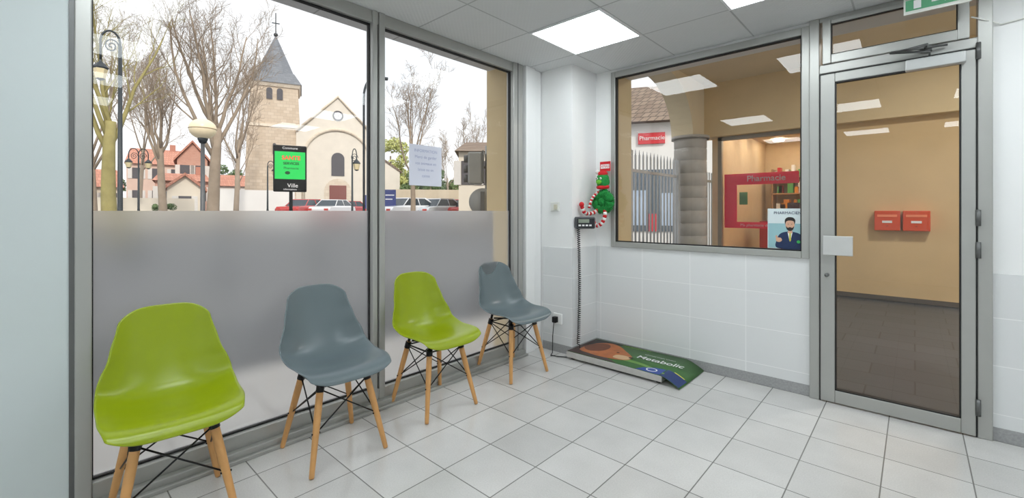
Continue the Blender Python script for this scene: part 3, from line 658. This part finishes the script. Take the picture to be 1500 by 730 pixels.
boxes('bracket',[(-8*kk,-.02,zh(247,D)-p.z,0,.02,zh(244,D)-p.z)],tg2,e)
c=zh(296,D)-p.z; Tubes().add([(-9*kk,-.06,c),(-9*kk,-.03,c)],.16,24).obj('round_sign_back',tg,e); boxes('round_sign_rib',[(-12*kk,-.09,c-.12,-6*kk,-.06,c+.12)],tg2,e)
# ---- cars
def car(px,D,col,yaw):
    p=site(px,D); p.z=gz(p.x)+.03; e=group('car',p,facing(p)+yaw)
    body=mat('car_paint_%d%d%d'%col,rgb(*col),.25,.0,var=.0,coat=.6); gl=mat('car_glass',rgb(56,66,74),.1)
    prof=[(-2.1,.35),(-2.1,.75),(-1.95,.92),(-1.0,1.0),(1.5,1.02),(2.0,.95),(2.1,.7),(2.1,.35)]
    n=len(prof); V=[];
    for y,s in ((-.86,1),(-.78,1.0),(.78,1.0),(.86,1)):
        for x,z in prof: V.append((x*(1 if abs(y)<.8 else .98),y,z if abs(y)<.8 else min(z,.9)))
    Fc=[tuple(range(n))[::-1],tuple(range(3*n,4*n))]
    for r in range(3):
        for i in range(n): Fc.append((r*n+i,r*n+(i+1)%n,(r+1)*n+(i+1)%n,(r+1)*n+i))
    meshobj('body',V,Fc,body,e,False)
    cab=[(-1.05,.98),(-.45,1.44),(.95,1.46),(1.75,1.0)]; top=[(-.5,1.42),(-.42,1.475),(.92,1.49),(1.05,1.42)]
    V=[(x,y*(.76 if z<1.1 else .60),z) for y in (-1,1) for x,z in cab]
    meshobj('greenhouse',V,[(0,1,2,3),(7,6,5,4),(0,4,5,1),(1,5,6,2),(2,6,7,3),(3,7,4,0)],gl,e)
    V=[(x,y*.61,z) for y in (-1,1) for x,z in top]
    meshobj('roof_panel',V,[(0,1,2,3),(7,6,5,4),(0,4,5,1),(1,5,6,2),(2,6,7,3),(3,7,4,0)],body,e)
    T=Tubes()
    for y in (-1,1):
        T.add([(-1.05,.76*y,.98),(-.45,.61*y,1.44)],.035,6);T.add([(1.75,.76*y,1.0),(.95,.61*y,1.46)],.05,6);T.add([(.35,.765*y,.98),(.3,.61*y,1.46)],.03,6)
    T.obj('pillars',body,e)
    for x in (-1.3,1.3):
        for y in (-.8,.8): Tubes().add([(x,y-.1,.31),(x,y+.1,.31)],.31,18).obj('wheel',black,e)
    boxes('lights',[(-2.11,-.75,.66,-2.05,-.45,.8),(-2.11,.45,.66,-2.05,.75,.8),(2.05,-.8,.7,2.12,-.5,.9),(2.05,.5,.7,2.12,.8,.9)],mat('car_lamp',rgb(200,80,70),.3),e)
car(446,32,(190,60,58),1.0); car(487,33,(226,226,228),1.1); car(508,38,(180,60,60),.9); car(468,38,(90,94,100),.6)
car(596,27,(228,231,235),.8); car(640,28.5,(196,202,208),.95); car(680,30,(190,50,50),1.0)
# ============================================================ PORCH (beyond back wall)
porchf=tiles('porch_paving',rgb(80,84,90),rgb(70,74,80),rgb(52,54,58),.5,.3,'xy',ms=.006,rough=.4,bump=.2,offset=.5)
boxes('porch_floor',[(-2.75,3.45,-.1,4.5,7.9,-.005)],porchf)
boxes('porch_ceiling',[(-2.95,3.73,3.3,4.5,8.0,3.45)],soffitm)
boxes('wall_porch_far',[(-1.2,7.75,0,4.5,7.95,2.42)],ochre2)
boxes('wall_porch_lintel',[(-2.7,7.6,2.42,4.5,7.95,3.3)],ochre)
boxes('trim_porch_plinth',[(-1.2,7.735,0,4.5,7.75,.06)],mat('plinth_dark',rgb(96,88,80),.8))
boxes('wall_building_roof',[(-2.77,-3.1,2.6,3.3,3.71,3.4)],ochre)
# arch toward street
n=14; cur=[(6.1+1.0*math.sin(math.pi/2*i/n)*1.0, 3.22-.82*(1-math.cos(math.pi/2*i/n))) for i in range(n+1)]
pts=[(3.73,3.3),(3.73,3.22)]+cur+[(7.1,2.40),(7.6,2.40),(7.6,3.3)]
V=[(-2.95,y,z) for y,z in pts]+[(-2.6,y,z) for y,z in pts]; k=len(pts)
meshobj('wall_porch_arch',V,[tuple(range(k)),tuple(range(k,2*k))[::-1]]+[(i,(i+1)%k,(i+1)%k+k,i+k) for i in range(k)],soffitm)
colm=mat('column_stone',rgb(186,182,176),.85,var=.12,scale=6)
pr=[]
zz=0
while zz<2.4:
    pr+=[(.235,zz),(.25,zz+.012),(.25,zz+.19),(.235,zz+.2)]; zz+=.2
lathe('porch_column',[(.27,0)]+pr+[(.29,2.35),(.29,2.40)],colm,None,(-2.70,7.25,0),24)
# fence
fe=group('metal_fence',(-2.78,3.78,0)); fw=mat('fence_paint',rgb(200,203,206),.5,.1)
bl=[(-.015,0,.15,.015,3.15,.19),(-.015,0,1.72,.015,3.15,.1+1.66)]
y=0
T=Tubes()
while y<3.15:
    T.add([(0,y,.02),(0,y,1.95),(0,y,2.03)],[.014,.014,.002],8); y+=.115
T.obj('bars',fw,fe); boxes('rails',bl,fw,fe); boxes('gate_posts',[(-.04,1.5,0,.04,1.58,2.0),(-.04,3.1,0,.04,3.16,2.0)],fw,fe)
fe=group('metal_fence',(-2.78,7.55,0)); T=Tubes()
for i in range(14): T.add([(0,.12*i,.02),(0,.12*i,1.9)],.014,8)
T.obj('bars',fw,fe); boxes('rails',[(-.015,0,.15,.015,1.6,.19),(-.015,0,1.72,.015,1.6,1.76)],fw,fe)
# neighbour building
p=site(955,15); e=group('neighbour_building',p,facing(p)); kk=15/F; zt=zh(178,15)
boxes('walls',[(-4.5,0,0,5,6,zt)],wh,e); V=[(-4.8,-.4,zt-.05),(5.3,-.4,zt-.05),(5.3,6.4,zt-.05),(-4.8,6.4,zt-.05),(-4.8,3,zh(128,18)),(5.3,3,zh(128,18))]
meshobj('roof',V,[(0,1,5,4),(1,2,5),(2,3,4,5),(3,0,4),(0,3,2,1)],brownroof,e)
boxes('sign',[(-.45,-.08,zh(211,15),.42,0,zh(195,15))],mat('sign_red',rgb(214,52,60),.5),e); text('sign_text','Pharmacie',(0,-.1,zh(203,15)),(1,0,0),(0,0,1),.2,white_print,e)
boxes('shop_window',[(-1.0,-.04,.5,1.6,0,2.6)],mat('shop_glass_dark',rgb(96,108,120),.2),e); boxes('shop_posters',[(-.9,-.06,.7,-.2,-.04,1.9),(.3,-.06,.7,.9,-.04,1.8)],mat('poster_white_blue',rgb(180,198,220),.5),e)
boxes('shop_poster_red',[(-.1,-.06,.5,.2,-.04,1.1),(1.0,-.06,.6,1.4,-.04,1.2)],mat('poster_red',rgb(206,70,80),.5),e)
# ------------------------------------------------------------ pharmacy storefront
st=group('pharmacy_storefront',(0,7.75,0))
boxes('frame',[(-2.42,-.03,0,-2.36,.05,2.42),(-1.26,-.03,0,-1.2,.05,2.42),(-2.42,-.03,2.36,-1.2,.05,2.42),(-2.42,-.03,0,-1.2,.05,.3)],mat('bronze_frame',rgb(150,144,134),.4,.3),st)
meshobj('glass',[(-2.36,0,.3),(-1.26,0,.3),(-1.26,0,2.36),(-2.36,0,2.36)],[(0,1,2,3)],clearglass,st)
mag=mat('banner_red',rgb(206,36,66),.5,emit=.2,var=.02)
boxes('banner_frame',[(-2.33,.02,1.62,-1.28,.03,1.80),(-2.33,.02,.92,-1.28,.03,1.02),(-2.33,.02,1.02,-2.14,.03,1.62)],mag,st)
text('banner_text','Pharmacie',(-1.72,.005,1.71),(1,0,0),(0,0,1),.13,white_print,st,bold=.002); text('banner_text_2','Ma pharmacie de proximité',(-1.75,.005,.97),(1,0,0),(0,0,1),.06,white_print,st)
boxes('green_sticker',[(-2.10,.012,1.30,-1.98,.016,1.50)],mat('sticker_green',rgb(120,170,120),.5),st)
boxes('interior_shell',[(-2.5,3.5,0,.6,3.6,2.8),(-2.6,.25,0,-2.5,3.6,2.8),(.6,.25,0,.7,3.6,2.8),(-2.6,.25,2.7,.7,3.6,2.8),(-2.6,.15,-.05,.7,3.6,0)],mat('pharmacy_wall',rgb(210,190,156),.7),st)
rd=random.Random(3)
shelf=mat('shelf_wood',rgb(170,134,94),.6)
boxes('shelves',[(-2.3,3.1,z,.4,3.45,z+.03) for z in (.5,.85,1.2,1.55,1.9)]+[(-2.3+.68*i,3.1,0,-2.27+.68*i,3.45,2.1) for i in range(5)],shelf,st)
for nm,cc in (('boxes_red',(200,50,60)),('boxes_white',(230,230,230)),('boxes_green',(90,170,90)),('boxes_orange',(226,150,60))):
    b_=[]
    for z in (.53,.88,1.23,1.58,1.93):
        for i in range(9):
            x=rd.uniform(-2.25,.3); b_.append((x,3.15,z,x+rd.uniform(.05,.12),3.35,z+rd.uniform(.1,.25)))
    boxes('product_'+nm,b_,mat(nm,rgb(*cc),.5),st)
boxes('counter',[(-2.2,1.7,0,-.6,2.2,1.0)],mat('counter_red',rgb(170,40,56),.4),st)
boxes('counter_screen',[(-1.75,1.75,1.05,-1.35,1.8,1.35)],mat('screen_dark',rgb(60,40,50),.3),st)
boxes('counter_sign',[(-1.6,2.6,1.95,-1.0,2.63,2.2)],mat('orange_sign',rgb(236,170,90),.5,emit=.4),st)
gl=mat('downlight_glow',(1,.9,.75,1),.5,emit=28,var=0)
for i in range(4):
    for j in range(3): lathe('downlight',[(.10,0),(.10,.02)],gl,st,(-2.1+.75*i,.8+1.0*j,2.66),16)
# ------------------------------------------------------------ letterboxes
lr=mat('letterbox_red',rgb(222,84,44),.4,var=.02)
for x in (-.40,-.115):
    e=group('letterbox',(x,7.748,.94)); boxes('body',[(0,-.13,0,.26,0,.26)],lr,e,bevel=.008); boxes('flap',[(.03,-.136,.18,.23,-.13,.21)],mat('letterbox_flap',rgb(250,150,110),.4),e); boxes('label',[(.08,-.134,.10,.18,-.13,.13)],white_print,e); lathe('lock',[(.01,0),(.01,.004)],iron,e,(.13,-.136,.06),10)

# ------------------------------------------------------------ light
wd=bpy.data.worlds.new('overcast_sky'); scene.world=wd; wd.use_nodes=True; N=wd.node_tree.nodes; Lk=wd.node_tree.links
bg=N['Background']; tc=N.new('ShaderNodeTexCoord'); nz=N.new('ShaderNodeTexNoise'); nz.inputs['Scale'].default_value=2.5; nz.inputs['Detail'].default_value=4
cr=N.new('ShaderNodeValToRGB'); cr.color_ramp.elements[0].position=.35; cr.color_ramp.elements[0].color=(.86,.90,.95,1); cr.color_ramp.elements[1].position=.7; cr.color_ramp.elements[1].color=(1,1,1,1)
Lk.new(tc.outputs['Generated'],nz.inputs['Vector']); Lk.new(nz.outputs['Fac'],cr.inputs[0]); Lk.new(cr.outputs[0],bg.inputs['Color']); bg.inputs['Strength'].default_value=1.08
sl=bpy.data.lights.new('sun','SUN'); sl.energy=1.9; sl.angle=math.radians(8); sl.color=(1,.94,.85); so=bpy.data.objects.new('sun',sl); link(so)
so.rotation_euler=Vector((-.75,.25,-.62)).to_track_quat('-Z','Y').to_euler()
pl=bpy.data.lights.new('porch_fill_light','AREA'); pl.shape='DISK'; pl.size=.5; pl.energy=50; pl.color=(1,.98,.95); po_=bpy.data.objects.new('porch_fill_light',pl); po_.location=(.8,5.6,3.27); link(po_)  # fill light added under the soffit to brighten the ochre porch, not a fitting

scene.view_settings.view_transform='Standard'; scene.view_settings.look='None'; scene.view_settings.exposure=.18
# ------------------------------------------------------------ camera
cam=bpy.data.cameras.new('camera'); cam.sensor_width=36; cam.lens=36*F/1500; cam.shift_y=-56/1500; cam.clip_end=500; cam.clip_start=.02
co=bpy.data.objects.new('camera',cam); co.location=(0,0,H); co.rotation_euler=(math.pi/2,0,math.atan2(.675,.7378)); link(co); scene.camera=co
